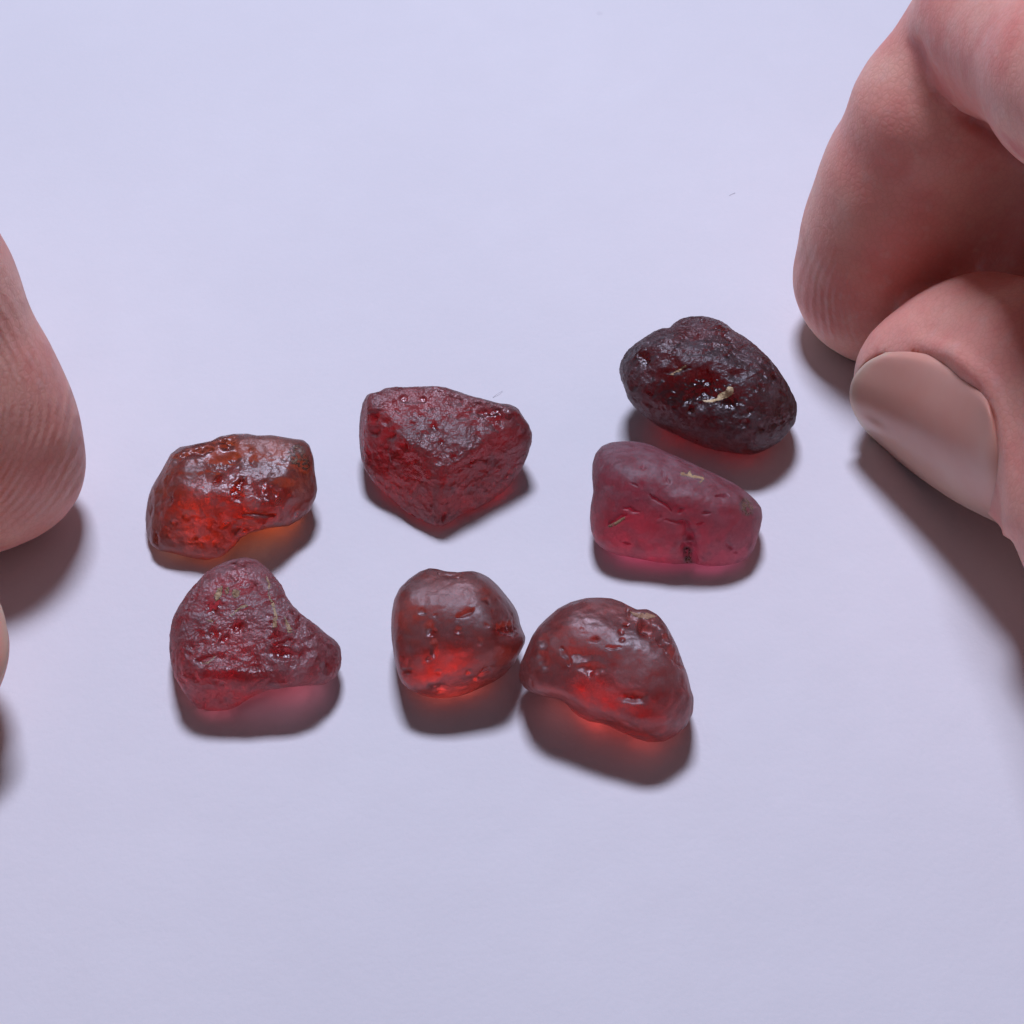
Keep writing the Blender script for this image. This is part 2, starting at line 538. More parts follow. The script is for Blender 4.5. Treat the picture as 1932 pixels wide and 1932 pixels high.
# orange-red pebble ----------------------------------------------------------
A = Stone((400, 1240), 620, 1932, [(85,1000),(90,870),(160,640),(260,470),(340,330),(420,270),(600,240),(700,220),(790,170),(900,150),(1030,150),(1120,170),(1250,165),(1400,185),(1540,200),(1600,250),(1635,370),(1640,480),(1670,650),(1660,730),(1600,850),(1480,940),(1400,985),(1200,1000),(1050,1030),(960,1090),(900,1180),(800,1260),(650,1310),(550,1300),(350,1240),(220,1210),(130,1150),(95,1080)],
    h=2.8, centre=(840, 720), Df=4.2, Db=4.6, k=3.0, pk=0.8, seed=1, rough_mm=(0.09, 0.022), pits=34, pit_size=(0.12, 0.32), grow=1.01,
    planes=[((0.05, -0.25, 1), 3.1), ((-0.1, -0.95, 0.35), 3.5), ((-0.8, -0.35, 0.5), 4.4), ((0.75, -0.5, 0.3), 4.9)])
A.build('garnet_pebble', mat_garnet('garnet_orange', (62, 375, 660), rough=(0.24, 0.55), haze=(0.44, 0.29, 0.26), hz=0.26, bump=0.35),
    'glossy orange-red translucent pebble with a brown patch on its corner',
    feats=[('pit',860,230,70,60,0.35),('groove',420,330,700,290,40,0.25),('pit',800,420,130,60,0.25),('pit',720,520,70,60,0.25),('pit',920,360,50,30,0.25),('pit',1080,400,30,40,0.2),('pit',1280,660,130,90,0.25),('groove',1000,880,1290,880,26,0.2),('pit',1000,1010,90,70,0.35),('pit',470,910,40,30,0.12),('pit',380,370,40,30,0.2),('pit',250,720,60,80,0.15),('pit',560,1090,25,25,0.12)],
    frost=0.55, frost_spots=[(540,1080,380,140,0.3),(560,290,230,60,0.3),(840,240,60,80,0.0),(1250,700,200,120,0.25),(1250,250,400,110,0.8)])
A.crust('brown_crust', [(1380,330),(1440,240),(1520,220),(1590,330),(1620,440),(1600,480),(1520,440),(1440,400)], OLIVE, 0.02, holes=-0.12)

# deep red wedge --------------------------------------------------------------
B = Stone((1000, 1100), 620, 1932, [(130,500),(150,380),(200,280),(270,215),(380,195),(440,160),(540,150),(620,158),(760,155),(880,148),(980,158),(1080,190),(1200,235),(1300,260),(1400,285),(1470,305),(1560,310),(1640,345),(1690,420),(1740,490),(1775,580),(1775,660),(1740,780),(1690,890),(1600,1020),(1520,1140),(1400,1240),(1280,1280),(1180,1290),(1100,1350),(1020,1410),(940,1440),(880,1420),(780,1390),(700,1360),(600,1290),(450,1130),(330,1010),(250,900),(200,780),(175,680),(145,600)],
    h=3.5, centre=(930, 720), Df=5.6, Db=4.6, k=3.2, pk=0.45, seed=2, rough_mm=(0.07, 0.04), pits=70, pit_size=(0.1, 0.3), grow=1.01,
    planes=[((0.04, -0.30, 1), 2.9), ((-0.62, -0.85, 0.32), 3.2), ((0.66, -0.85, 0.18), 3.5), ((-1, -0.1, 0.2), 5.4), ((0.0, -0.8, -0.5), 5.9)])
B.build('garnet_pebble', mat_garnet('garnet_deep_red', (90, 660, 620), rough=(0.25, 0.58), bump=1.0, haze=(0.5, 0.36, 0.36), hz=0.26),
    'deep red wedge-shaped stone with a flat pitted top and pointed front',
    feats=[('pit',330,420,60,55,0.25),('pit',330,550,50,45,0.25),('pit',480,600,45,40,0.2),('pit',450,470,50,40,0.2),('pit',690,490,25,20,0.15),('pit',1120,430,50,25,0.15),('pit',1400,370,120,45,0.25),('pit',1540,450,80,60,0.25),('pit',1080,790,50,40,0.2),('groove',1200,300,1500,560,40,0.12),('groove',960,1380,1010,1200,30,0.2)],
    frost=0.62, frost_spots=[(480,780,330,130,0.1),(700,950,260,110,0.2),(1450,400,170,60,0.15),(320,420,60,50,0.05)])

# dark stone -------------------------------------------------------------------
C_ = Stone((1780, 900), 620, 1932, [(165,610),(180,530),(230,440),(310,370),(400,310),(480,260),(560,232),(620,235),(660,190),(720,150),(800,125),(900,118),(990,130),(1080,160),(1140,200),(1200,255),(1300,310),(1400,390),(1500,480),(1590,580),(1670,700),(1740,830),(1775,920),(1775,1010),(1750,1100),(1690,1180),(1620,1260),(1500,1330),(1380,1380),(1250,1390),(1100,1380),(950,1350),(850,1310),(720,1240),(620,1190),(500,1130),(400,1040),(300,950),(240,870),(215,780),(180,690)],
    h=4.1, centre=(960, 760), Df=5.2, Db=4.8, k=2.4, pk=1.2, seed=3, rough_mm=(0.08, 0.06), pits=90, pit_size=(0.1, 0.3), grow=1.01,
    planes=[((0.12, 0.12, 1), 3.9), ((-0.2, -0.75, 0.65), 4.1), ((-0.35, -0.85, -0.35), 4.1)])
C_.build('garnet_pebble', mat_garnet('garnet_dark', (215, 1600, 1600), rough=(0.26, 0.56), bump=1.0, haze=(0.36, 0.29, 0.31), hz=0.2),
    'largest stone, almost black-red with a rough pitted skin and a yellow fleck',
    feats=[('groove',560,620,800,590,40,0.2),('pit',900,700,120,110,0.4),('pit',1000,830,110,60,0.35),('pit',860,880,110,90,0.3),('pit',1250,660,90,50,0.2),('pit',640,760,90,120,0.15),('pit',1170,900,100,70,0.3),('pit',850,310,120,40,0.2),('pit',340,450,90,60,0.12),('pit',1290,1250,60,40,0.15)],
    frost=0.62, frost_spots=[(640,800,170,170,0.1),(900,760,170,150,0.05),(1160,910,100,70,0.0),(1110,230,70,50,0.1),(340,450,80,50,0.15)])
C_.crust('yellow_crust', [(1060,830),(1130,790),(1150,750),(1200,760),(1205,820),(1150,855),(1070,880),(1010,900),(930,895),(915,880),(1000,872),(1055,860)], mat_crust('gold_crust', (0.62, 0.46, 0.22), (0.80, 0.66, 0.40)), 0.05, 4, -0.8, 0.35)
C_.crust('yellow_crust', [(620,640),(760,560),(775,570),(650,655)], OCHRE, 0.06, 5)

# pink frosted block --------------------------------------------------------------
D_ = Stone((1700, 1260), 600, 1932, [(150,880),(155,780),(180,640),(165,500),(170,380),(200,280),(260,210),(340,175),(480,160),(620,165),(720,190),(850,260),(1000,330),(1200,420),(1350,480),(1500,560),(1620,650),(1700,720),(1750,790),(1760,880),(1740,980),(1710,1080),(1680,1180),(1620,1270),(1520,1330),(1400,1355),(1280,1360),(1180,1345),(1120,1320),(1050,1330),(950,1340),(800,1320),(600,1270),(400,1230),(280,1180),(200,1110),(160,1000)],
    h=2.4, centre=(930, 800), Df=4.9, Db=4.6, k=2.4, pk=1.6, seed=4, rough_mm=(0.05, 0.010), pits=16, pit_size=(0.1, 0.25), grow=1.015,
    planes=[((0.25, 0.35, 1), 4.1), ((-0.05, -1, 0.28), 3.9)])
D_.build('garnet_pebble', mat_garnet('garnet_pink', (60, 380, 300), rough=(0.32, 0.62), bump=0.22, haze=(0.48, 0.36, 0.39), hz=0.22),
    'frosted raspberry-pink stone of rounded block shape with short dark cracks',
    feats=[('groove',700,670,910,825,16,0.3),('groove',840,910,1100,940,16,0.22),('groove',1150,945,1210,940,14,0.18),('groove',310,950,470,860,24,0.25),('groove',430,790,590,850,16,0.22),('groove',1060,960,1115,1360,75,0.6),('pit',640,720,360,260,0.3),('pit',1250,560,330,120,0.25),('groove',1020,1150,1060,1300,40,0.35),('pit',640,410,22,16,0.15),('groove',825,430,840,490,14,0.2),('groove',880,490,905,540,14,0.18),('groove',1350,660,1450,680,22,0.25),('groove',1200,850,1270,840,16,0.18),('pit',1000,820,30,22,0.2),('groove',520,540,590,580,12,0.12),('groove',440,1130,510,1135,12,0.15),('groove',1420,1130,1490,1190,20,0.18),('groove',1500,1225,1540,1230,12,0.15),('pit',1640,760,70,80,0.15)],
    frost=0.85)
D_.crust('ochre_crust', [(985,440),(1020,420),(1060,450),(1090,405),(1110,455),(1190,470),(1230,490),(1190,540),(1170,530),(1195,500),(1120,490),(1040,470),(1000,465)], OCHRE, 0.03)
D_.crust('tan_crust', [(1570,700),(1620,670),(1660,700),(1700,760),(1690,830),(1640,850),(1580,830),(1565,760)], OLIVE, 0.02, holes=-0.12)
D_.crust('olive_crust', [(1020,1170),(1060,1140),(1100,1170),(1115,1300),(1060,1310),(1030,1280),(1040,1220)], OLIVE, 0.02, holes=-0.12)
D_.crust('tan_crust', [(305,945),(370,910),(440,870),(465,850),(470,880),(400,930),(320,960)], OCHRE, 0.05)

# heart-shaped stone ------------------------------------------------------------
E_ = Stone((460, 1620), 600, 1932, [(135,950),(140,830),(170,690),(230,570),(310,450),(400,340),(480,250),(600,180),(720,135),(850,108),(950,125),(1000,165),(1060,215),(1130,290),(1190,370),(1215,430),(1230,500),(1270,580),(1340,645),(1450,700),(1530,750),(1610,830),(1700,890),(1740,950),(1752,1050),(1735,1160),(1690,1240),(1600,1295),(1400,1310),(1200,1320),(1060,1325),(980,1370),(860,1440),(760,1510),(680,1550),(560,1570),(450,1560),(390,1540),(330,1450),(250,1330),(190,1230),(150,1100)],
    h=2.85, centre=(780, 880), Df=3.9, Db=4.4, k=3.2, pk=0.8, seed=5, rough_mm=(0.09, 0.055), pits=120, pit_size=(0.1, 0.28), grow=1.01, axis=(0.05, -0.45, 0.9),
    planes=[((0.02, -0.42, 0.9), 3.0), ((-0.1, -1, 0.05), 4.5), ((-0.9, -0.3, 0.3), 4.6)])
E_.build('garnet_pebble', mat_garnet('garnet_rose', (48, 370, 350), rough=(0.25, 0.58), bump=1.0, haze=(0.55, 0.42, 0.43), hz=0.24),
    'heart-shaped rose-red stone with grainy top, yellow streaks and a narrow tail',
    feats=[('pit',1200,1020,120,50,0.35),('groove',1120,930,1300,880,28,0.3),('groove',1090,870,1230,840,34,0.25),('pit',1400,1000,50,90,0.25),('groove',1380,640,1300,1050,60,0.2),('pit',310,1030,50,30,0.15),('groove',390,1070,560,1040,24,0.2),('pit',960,370,50,40,0.2)],
    frost=0.7, frost_spots=[(800,1220,380,60,0.12),(330,1320,150,180,0.35),(1180,1000,130,90,0.1)])
for p in ([(1035,230),(1060,260),(1095,340),(1080,400),(1090,470),(1130,520),(1140,560),(1160,640),(1155,740),(1110,760),(1110,680),(1125,620),(1100,550),(1070,440),(1060,330)],
          [(1220,630),(1250,680),(1300,770),(1300,800),(1260,800),(1235,740)]):
    E_.crust('ochre_streak', p, OCHRE, 0.03)
for p in ([(565,500),(555,450),(590,370),(635,350),(630,430),(600,500)], [(715,420),(740,380),(800,400),(800,450),(760,480),(740,470)],
          [(650,380),(700,360),(690,430),(665,430)], [(700,640),(780,560),(870,525),(880,550),(800,580),(720,645)], [(480,685),(530,675),(560,690),(530,705)],
          [(420,1085),(490,1080),(560,1020),(570,1035),(500,1095),(440,1100)]):
    E_.crust('ochre_fleck', p, OCHRE, 0.03)

# smooth rounded red stone ------------------------------------------------------
F_ = Stone((1120, 1650), 480, 1750, [(110,760),(125,600),(165,450),(230,330),(330,230),(440,155),(540,122),(620,130),(720,155),(850,165),(920,155),(1000,150),(1080,165),(1180,205),(1290,290),(1400,400),(1480,490),(1520,570),(1525,650),(1520,700),(1545,770),(1585,850),(1570,910),(1520,1000),(1450,1130),(1350,1260),(1250,1340),(1100,1420),(980,1490),(850,1530),(720,1540),(600,1520),(450,1470),(330,1410),(240,1340),(190,1240),(160,1150),(130,1000),(110,880)],
    h=3.5, centre=(800, 820), Df=4.4, Db=4.6, k=2.6, pk=1.0, seed=6, rough_mm=(0.04, 0.008), pits=22, pit_size=(0.1, 0.25), grow=1.01,
    planes=[((0.05, -0.05, 1), 3.8), ((-0.15, -0.72, 0.72), 3.6), ((-1, -0.2, 0.1), 4.2), ((0.35, -0.95, -0.25), 3.7), ((0.8, 0.2, 0.55), 4.0)])
F_.build('garnet_pebble', mat_garnet('garnet_smooth', (72, 350, 430), rough=(0.25, 0.60), bump=0.2, haze=(0.46, 0.32, 0.31), hz=0.28),
    'smallest stone, smooth rounded brownish red with glassy orange front',
    feats=[('groove',840,640,1010,540,40,0.25),('pit',540,760,45,60,0.25),('pit',590,980,40,90,0.25),('pit',460,580,30,30,0.15),('pit',590,620,20,20,0.12),('pit',860,780,30,25,0.12),('pit',1390,760,110,60,0.3),('pit',310,1220,45,25,0.2),('pit',520,1090,25,20,0.12),('pit',650,1400,90,40,0.2),('pit',960,1230,30,30,0.15),('pit',1050,1300,28,20,0.15),('groove',640,150,880,210,40,0.2),('groove',1240,1300,1020,1420,18,0.12),('pit',1150,730,25,25,0.12)],
    frost=0.5, frost_spots=[(420,1080,260,300,0.6),(700,950,380,120,0.5),(700,380,450,180,0.75),(1380,780,140,80,0.0)])

# bean-shaped stone ---------------------------------------------------------------
G_ = Stone((1500, 1740), 600, 1932, [(115,820),(130,720),(180,600),(240,460),(300,370),(380,290),(480,200),(600,140),(740,105),(860,98),(980,105),(1080,135),(1220,210),(1320,205),(1440,245),(1560,320),(1660,440),(1715,530),(1735,650),(1755,850),(1755,960),(1778,1040),(1750,1180),(1690,1300),(1600,1390),(1480,1450),(1330,1465),(1200,1430),(1080,1370),(960,1310),(880,1285),(760,1270),(680,1225),(620,1170),(560,1090),(510,1055),(440,1040),(330,1020),(230,990),(160,940),(125,880)],
    h=3.5, centre=(950, 760), Df=4.8, Db=4.6, k=2.5, pk=1.0, seed=7, rough_mm=(0.06, 0.009), pits=24, pit_size=(0.1, 0.25), grow=1.01, axis=(-0.1, -0.6, 0.8),
    planes=[((0.15, 0.1, 1), 4.2), ((-0.25, -0.6, 0.72), 4.0), ((-0.35, -0.9, -0.3), 4.0), ((0.95, 0.3, 0.3), 4.7)])
G_.build('garnet_pebble', mat_garnet('garnet_bean', (60, 360, 420), rough=(0.25, 0.60), bump=0.22, haze=(0.50, 0.33, 0.32), hz=0.24),
    'bean-shaped glossy red stone with a notch on its back edge, touching the smallest stone',
    feats=[('groove',1150,200,1270,310,60,0.6),('groove',1240,290,1460,470,70,0.75),('groove',1440,450,1500,560,60,0.6),('groove',1480,540,1720,760,50,0.5),('pit',700,640,120,60,0.3),('pit',780,760,120,40,0.25),('pit',820,480,40,30,0.2),('pit',340,500,50,60,0.25),('pit',350,680,50,90,0.25),('pit',1190,1040,110,50,0.35),('pit',1380,530,30,30,0.15),('pit',1080,410,22,20,0.1),('pit',1080,490,22,20,0.1),('groove',520,560,600,740,26,0.2),('groove',930,560,1080,570,20,0.12)],
    frost=0.6, frost_spots=[(1250,800,300,170,1.0),(560,900,380,90,0.5),(600,300,330,110,0.5),(1200,1280,450,90,0.15),(1270,420,80,60,0.1)])
G_.crust('tan_crust', [(1160,215),(1230,225),(1330,225),(1420,260),(1330,285),(1240,275),(1190,250)], mat_crust('tan_crust', (0.36, 0.20, 0.12), (0.45, 0.28, 0.17)), 0.05)

# ------------------------------------------------------------------ hands
SKIN = mat_skin('skin')
NAIL = mat_nail('nail')

def chain_from_pixels(lst):
    """(x, y, radius in pixels, height z in mm) -> points and radii in mm"""
    P, R = [], []
    for x, y, r, z in lst:
        p = at_z(x, y, z)
        P.append(p); R.append(r * px_mm(p))
    return np.array(P), np.array(R)

def cone_sdf(P, a, b, ra, rb):
    ba = b - a
    t = np.clip(((P - a) @ ba) / (ba @ ba + 1e-9), 0, 1)
    return np.linalg.norm(P - a - t[:, None] * ba, axis=1) - (ra + t * (rb - ra))

def hand_sdf(fingers, palm, kf=1.2, kp=7.0, kk=0.5):
    def f(P):
        pal = None
        for a, b, ra, rb in palm:
            v = cone_sdf(P, a, b, ra, rb)
            pal = v if pal is None else smin(pal, v, 9.0)
        out = None
        for (pts, rad, k) in fingers:
            fv = None
            for i in range(len(pts) - 1):
                v = cone_sdf(P, pts[i], pts[i + 1], rad[i], rad[i + 1])
                fv = v if fv is None else smin(fv, v, k)
            out = fv if out is None else smin(out, fv, 5.0 if k == 1.51 else kk)
        return smin(out, pal, kp)
    return f

def surface_nets(f, lo, hi, h):
    n = np.ceil((hi - lo) / h).astype(int) + 1
    ax = [lo[i] + np.arange(n[i]) * h for i in range(3)]
    G = np.empty(n, np.float32)
    for i in range(n[0]):
        Y, Z = np.meshgrid(ax[1], ax[2], indexing='ij')
        P = np.stack([np.full(Y.size, ax[0][i]), Y.ravel(), Z.ravel()], 1)
        G[i] = f(P).reshape(Y.shape)
    ins = G < 0
    s = np.zeros(tuple(n - 1), int)
    for dx in (0, 1):
        for dy in (0, 1):
            for dz in (0, 1):
                s += ins[dx:n[0] - 1 + dx, dy:n[1] - 1 + dy, dz:n[2] - 1 + dz]
    act = (s > 0) & (s < 8)
    ids = -np.ones(act.shape, int); ids[act] = np.arange(act.sum())
    cells = np.argwhere(act)
    V = lo + (cells + 0.5) * h
    F = []
    for ax_ in range(3):
        o1, o2 = (ax_ + 1) % 3, (ax_ + 2) % 3
        sl0 = [slice(None)] * 3; sl1 = [slice(None)] * 3
        sl0[ax_] = slice(0, -1); sl1[ax_] = slice(1, None)
        for o in (o1, o2):
            sl0[o] = slice(1, -1); sl1[o] = slice(1, -1)
        a, b = ins[tuple(sl0)], ins[tuple(sl1)]
        e = np.argwhere(a != b)
        if len(e) == 0:
            continue
        flip = a[tuple(e.T)]
        c = e.copy(); c[:, o1] += 1; c[:, o2] += 1
        def cid(d1, d2):
            q = c.copy(); q[:, o1] -= d1; q[:, o2] -= d2
            return ids[tuple(q.T)]
        q = np.stack([cid(1, 1), cid(0, 1), cid(0, 0), cid(1, 0)], 1)
        q[~flip] = q[~flip][:, ::-1]
        F.append(q)
    F = np.concatenate(F)
    return V, F

def grad(f, V, e=0.05):
    g = np.stack([f(V + np.eye(3)[i] * e) - f(V - np.eye(3)[i] * e) for i in range(3)], 1)
    return g / (np.linalg.norm(g, axis=1)[:, None] + 1e-9)

def subdivide(V, F):
    E = np.concatenate([F[:, [i, (i + 1) % 4]] for i in range(4)]); E = np.sort(E, 1)
    U, inv = np.unique(E, axis=0, return_inverse=True); inv = inv.ravel()
    nf = len(F); nv = len(V); ne = len(U)
    V2 = np.concatenate([V, V[U].mean(1), V[F].mean(1)])
    e = [nv + inv[i * nf:(i + 1) * nf] for i in range(4)]
    cc = nv + ne + np.arange(nf)
    F2 = np.concatenate([np.stack([F[:, i], e[i], cc, e[(i + 3) % 4]], 1) for i in range(4)])
    return V2, F2

def build_hand(name, fingers, palm, label, ridges, red_spots, h=0.9, bed=None, creases=()):
    f = hand_sdf(fingers, palm)
    allp = np.concatenate([p for p, _, _ in fingers] + [np.array([a, b]) for a, b, _, _ in palm])
    rmax = max([r.max() for _, r, _ in fingers] + [max(ra, rb) for _, _, ra, rb in palm])
    lo, hi = allp.min(0) - rmax - 2, allp.max(0) + rmax + 2
    V, F = surface_nets(f, lo, hi, h)
    for it in range(2):
        for _ in range(2):
            V = V - grad(f, V) * np.clip(f(V), -0.35, 0.35)[:, None]
        E2 = np.concatenate([F[:, [i, (i + 1) % 4]] for i in range(4)]); E2 = np.concatenate([E2, E2[:, ::-1]])
        for _ in range(3 if it == 0 else 10):
            acc = np.zeros_like(V); cnt = np.bincount(E2[:, 0], minlength=len(V))[:, None]
            for ax_ in range(3):
                acc[:, ax_] = np.bincount(E2[:, 0], weights=V[E2[:, 1], ax_], minlength=len(V))
            V = V * 0.5 + 0.5 * acc / np.maximum(cnt, 1)
        if it == 0:
            V, F = subdivide(V, F)
    N = grad(f, V)
    V = V + N * (perlin(V * 0.16) * 0.16 + perlin(V * 0.6 + 9) * 0.02)[:, None]
    if bed is not None:                          # nail bed sunk in, skin fold raised round it
        x, y, t = project(V)
        sd = poly_sd(x, y, bed[0])
        fr = np.clip(-(N @ FW) * 3 + 1.2, 0, 1) * (np.linalg.norm(V - bed[1], axis=1) < 16)
        V = V + np.outer(fr * np.clip((sd + 2) / 22, 0, 1) * 2.2, FW)
        V = V + N * (fr * (bed[2] * np.exp(-((sd + 20) / 16.0) ** 2) * np.clip((x - 1700) / 90, 0, 1)))[:, None]
    crs = []
    for pts, wpx, dep, cen, rad in creases:      # skin folds
        x, y, t = project(V)
        d = -poly_line(x, y, pts)
        k = np.exp(-(d / wpx) ** 2) * np.clip(-(N @ FW) * 3 + 0.3, 0, 1) * (np.linalg.norm(V - cen, axis=1) < rad)
        V = V - N * (dep * k)[:, None]
        crs.append(np.exp(-(d / (wpx * 1.8)) ** 2) * (k > 0.02))
    V[:, 2] = np.maximum(V[:, 2], 0.02)
    base = np.array([V[:, 0].mean(), V[:, 1].mean(), 0])
    o = mesh_obj(name, V, F, SKIN, base=base)
    rid = np.zeros(len(V)); amt = np.zeros(len(V)); red = np.zeros(len(V))
    for a, b, c0, rad in ridges:                 # ridge lines wrap round a segment a-b, near point c0
        fl = lambda p: p - 0.55 * np.outer(p @ FW, FW).reshape(p.shape)
        d = cone_sdf(fl(V), fl(a), fl(b), 0, 0)
        w = np.clip(1.4 - np.linalg.norm(V - c0, axis=1) / rad, 0, 1)
        rid = np.where(w > amt, d, rid); amt = np.maximum(amt, w)
    for c0, rad, val in red_spots:
        red = np.maximum(red, val * np.exp(-(np.linalg.norm(V - c0, axis=1) / rad) ** 2))
    for c in crs:
        red = np.maximum(red, c)
    for nm, arr in (('ridge', rid), ('ridge_amount', amt), ('redness_and_shade', red)):
        at = o.data.attributes.new(nm, 'FLOAT', 'POINT')
        at.data.foreach_set('value', arr.astype(np.float32))
    o['label'] = label
    o['category'] = 'hand'
    o['group'] = 'hands reaching in beside the stones'
    return o, f, base

def bez(pts, t):
    """smooth curve through pixel points"""
    pts = np.array(pts, float); n = len(pts) - 1
    d = np.concatenate([[0], np.cumsum(np.linalg.norm(np.diff(pts, axis=0), axis=1))]); d /= d[-1]
    m = np.gradient(pts, d, axis=0)
    k = np.clip(np.searchsorted(d, t, side='right') - 1, 0, n - 1)
    hh = (d[k + 1] - d[k])[:, None]; u = ((t - d[k]) / (d[k + 1] - d[k]))[:, None]
    return ((2 * u**3 - 3 * u**2 + 1) * pts[k] + (u**3 - 2 * u**2 + u) * hh * m[k] + (-2 * u**3 + 3 * u**2) * pts[k + 1] + (u**3 - u**2) * hh * m[k + 1])

def nail(hand, base, f, tipc, topc, rootc, botc, lift=0.22, thick=0.38, name='fingernail'):
    """nail plate: four edge curves (photo pixels) laid on the finger's surface, bent over its lower side"""
    nu, nv = 44, 44
    U = np.linspace(0, 1, nu + 1); W = np.linspace(0, 1, nv + 1)      # u: tip->root, w: upper->lower edge
    top, bot = bez(topc, U), bez(botc, U); lef, rig = bez(tipc, W), bez(rootc, W)
    u = U[:, None, None]; w = W[None, :, None]
    S = (1 - w) * top[:, None] + w * bot[:, None] + (1 - u) * lef[None] + u * rig[None] \
        - ((1 - u) * (1 - w) * lef[0] + (1 - u) * w * lef[-1] + u * (1 - w) * rig[0] + u * w * rig[-1])
    S = S.reshape(-1, 2)
    D = np.array([ray(*p) for p in S])
    t = np.full(len(S), 60.0)
    for _ in range(80):                                              # march to the finger
        t = t + np.maximum(f(CAM + D * t[:, None]), -1) * 0.8
    hit = (np.abs(f(CAM + D * t[:, None])) < 0.05) & (t < 400)
    uu = np.repeat(U, nv + 1); ww = np.tile(W, nu + 1)
    sel = hit & (uu > 0.12) & (uu < 0.95) & (ww < 0.97) & (ww > 0.02)
    A_ = lambda a, b: np.stack([np.ones_like(a), a, b, a * a, a * b, b * b, b ** 3, a * b * b], 1)
    co, *_ = np.linalg.lstsq(A_(uu[sel], ww[sel]), t[sel], rcond=None)
    tf = A_(uu, ww) @ co - lift - 0.9 * np.clip((ww - 0.4) / 0.6, 0, 1) ** 1.5 - 0.9 * np.clip((ww - 0.35) / 0.65, 0, 1) * (1 - uu)
    tf = tf + (0.6 + 1.8 * uu) * np.clip((ww - 0.93) / 0.07, 0, 1) ** 2 + 1.5 * np.clip((uu - 0.88) / 0.12, 0, 1) ** 2 + 0.7 * np.clip((0.07 - ww) / 0.07, 0, 1) ** 1.5 + 0.25 * np.clip((0.05 - uu) / 0.05, 0, 1) ** 2
    low = hit & (ww > 0.7) & (uu < 0.5)
    tf = np.where(low, np.minimum(tf, t - 0.45), tf)
    gsm = tf.reshape(nu + 1, nv + 1)
    for _ in range(8):
        gsm[1:-1, 1:-1] = 0.5 * gsm[1:-1, 1:-1] + 0.125 * (gsm[:-2, 1:-1] + gsm[2:, 1:-1] + gsm[1:-1, :-2] + gsm[1:-1, 2:])
    tf = gsm.ravel()
    T = CAM + D * tf[:, None]; B = CAM + D * (tf + thick)[:, None]
    V = np.concatenate([T, B]); n1 = len(T)
    idx = np.arange(n1).reshape(nu + 1, nv + 1)
    q = np.stack([idx[:-1, :-1].ravel(), idx[:-1, 1:].ravel(), idx[1:, 1:].ravel(), idx[1:, :-1].ravel()], 1)
    F = np.concatenate([q, q[:, ::-1] + n1]).tolist()
    ring = np.concatenate([idx[0, :-1], idx[:-1, -1], idx[-1, :0:-1], idx[:0:-1, 0]])
    for a, b in zip(ring, np.roll(ring, -1)):
        F.append([int(b), int(a), int(a + n1), int(b + n1)])
    o = mesh_obj(name, V, F, NAIL, parent=hand, base=base)
    bm = bmesh.new(); bm.from_mesh(o.data); bmesh.ops.recalc_face_normals(bm, faces=bm.faces); bm.to_mesh(o.data); bm.free()
    fe = np.clip((0.06 - uu) / 0.05, 0, 1) * 0.8
    at = o.data.attributes.new('free_edge', 'FLOAT', 'POINT')
    at.data.foreach_set('value', np.concatenate([fe, fe]).astype(np.float32))
    return o

def poly_line(x, y, poly):
    dist = np.full(len(x), 1e9)
    for (x0, y0), (x1, y1) in zip(poly[:-1], poly[1:]):
        bx, by = x1 - x0, y1 - y0
        t = np.clip(((x - x0) * bx + (y - y0) * by) / (bx * bx + by * by + 1e-9), 0, 1)
        dist = np.minimum(dist, np.hypot(x - x0 - t * bx, y - y0 - t * by))
    return -dist

def poly_sd(x, y, poly):
    poly = np.array(poly, float); ins = np.zeros(len(x), bool); dist = np.full(len(x), 1e9); m = len(poly)
    for i in range(m):
        (x0, y0), (x1, y1) = poly[i], poly[(i + 1) % m]
        ins ^= ((y0 > y) != (y1 > y)) & (x < (x1 - x0) * (y - y0) / (y1 - y0 + 1e-12) + x0)
        bx, by = x1 - x0, y1 - y0
        t = np.clip(((x - x0) * bx + (y - y0) * by) / (bx * bx + by * by + 1e-9), 0, 1)
        dist = np.minimum(dist, np.hypot(x - x0 - t * bx, y - y0 - t * by))
    return np.where(ins, dist, -dist)

def cone_list(lst):
    P, R = chain_from_pixels(lst)
    return [(P[i], P[i + 1], R[i], R[i + 1]) for i in range(len(P) - 1)]

# right hand
ri = chain_from_pixels([(1637,525,143,5.6),(1672,430,150,10.5),(1709,339,153,15.0),(1760,215,148,21.0),(1832,85,138,26.0)])
rm = chain_from_pixels([(1832,85,138,26.0),(1905,45,168,29.5),(2059,144,186,35.0),(2290,300,225,40.0),(2700,280,240,48.0),(3200,230,260,54.0)])
index_r = (ri[0], ri[1], 1.5)
pd = chain_from_pixels([(1725,560,112,4.5),(1790,450,128,9.0),(1838,335,138,14.0),(1880,190,140,21.0)])
pulp_r = (pd[0], pd[1], 1.51)
middle_r = (rm[0], rm[1], 2.0)
th = chain_from_pixels([(1745,718,136,5.9),(1800,712,165,6.8),(1855,708,190,7.8),(1985,755,228,10.5),(2085,835,240,11.2),(2210,950,292,12.8),(2380,990,275,17.0),(2600,1050,290,24.0),(3000,950,330,34.0)])
thumb_r = (th[0], th[1], 1.0)
mid = chain_from_pixels([(1905,495,150,5.6),(1975,320,165,13.0),(2070,120,170,22.0),(2180,20,170,29.0),(2320,-30,180,36.0),(2600,120,215,46.0),(2900,60,230,52.0),(3350,60,260,58.0)])
ring = chain_from_pixels([(2260,330,150,9.0),(2330,180,160,19.0),(2450,0,170,30.0),(2600,-60,180,37.0),(2850,40,205,46.0),(3100,-40,220,51.0),(3480,-80,250,56.0)])
pin = chain_from_pixels([(2520,260,125,9.0),(2600,110,135,18.0),(2720,-40,145,28.0),(2850,-90,150,34.0),(3050,-40,170,42.0),(3250,-130,185,46.0),(3600,-220,220,52.0)])
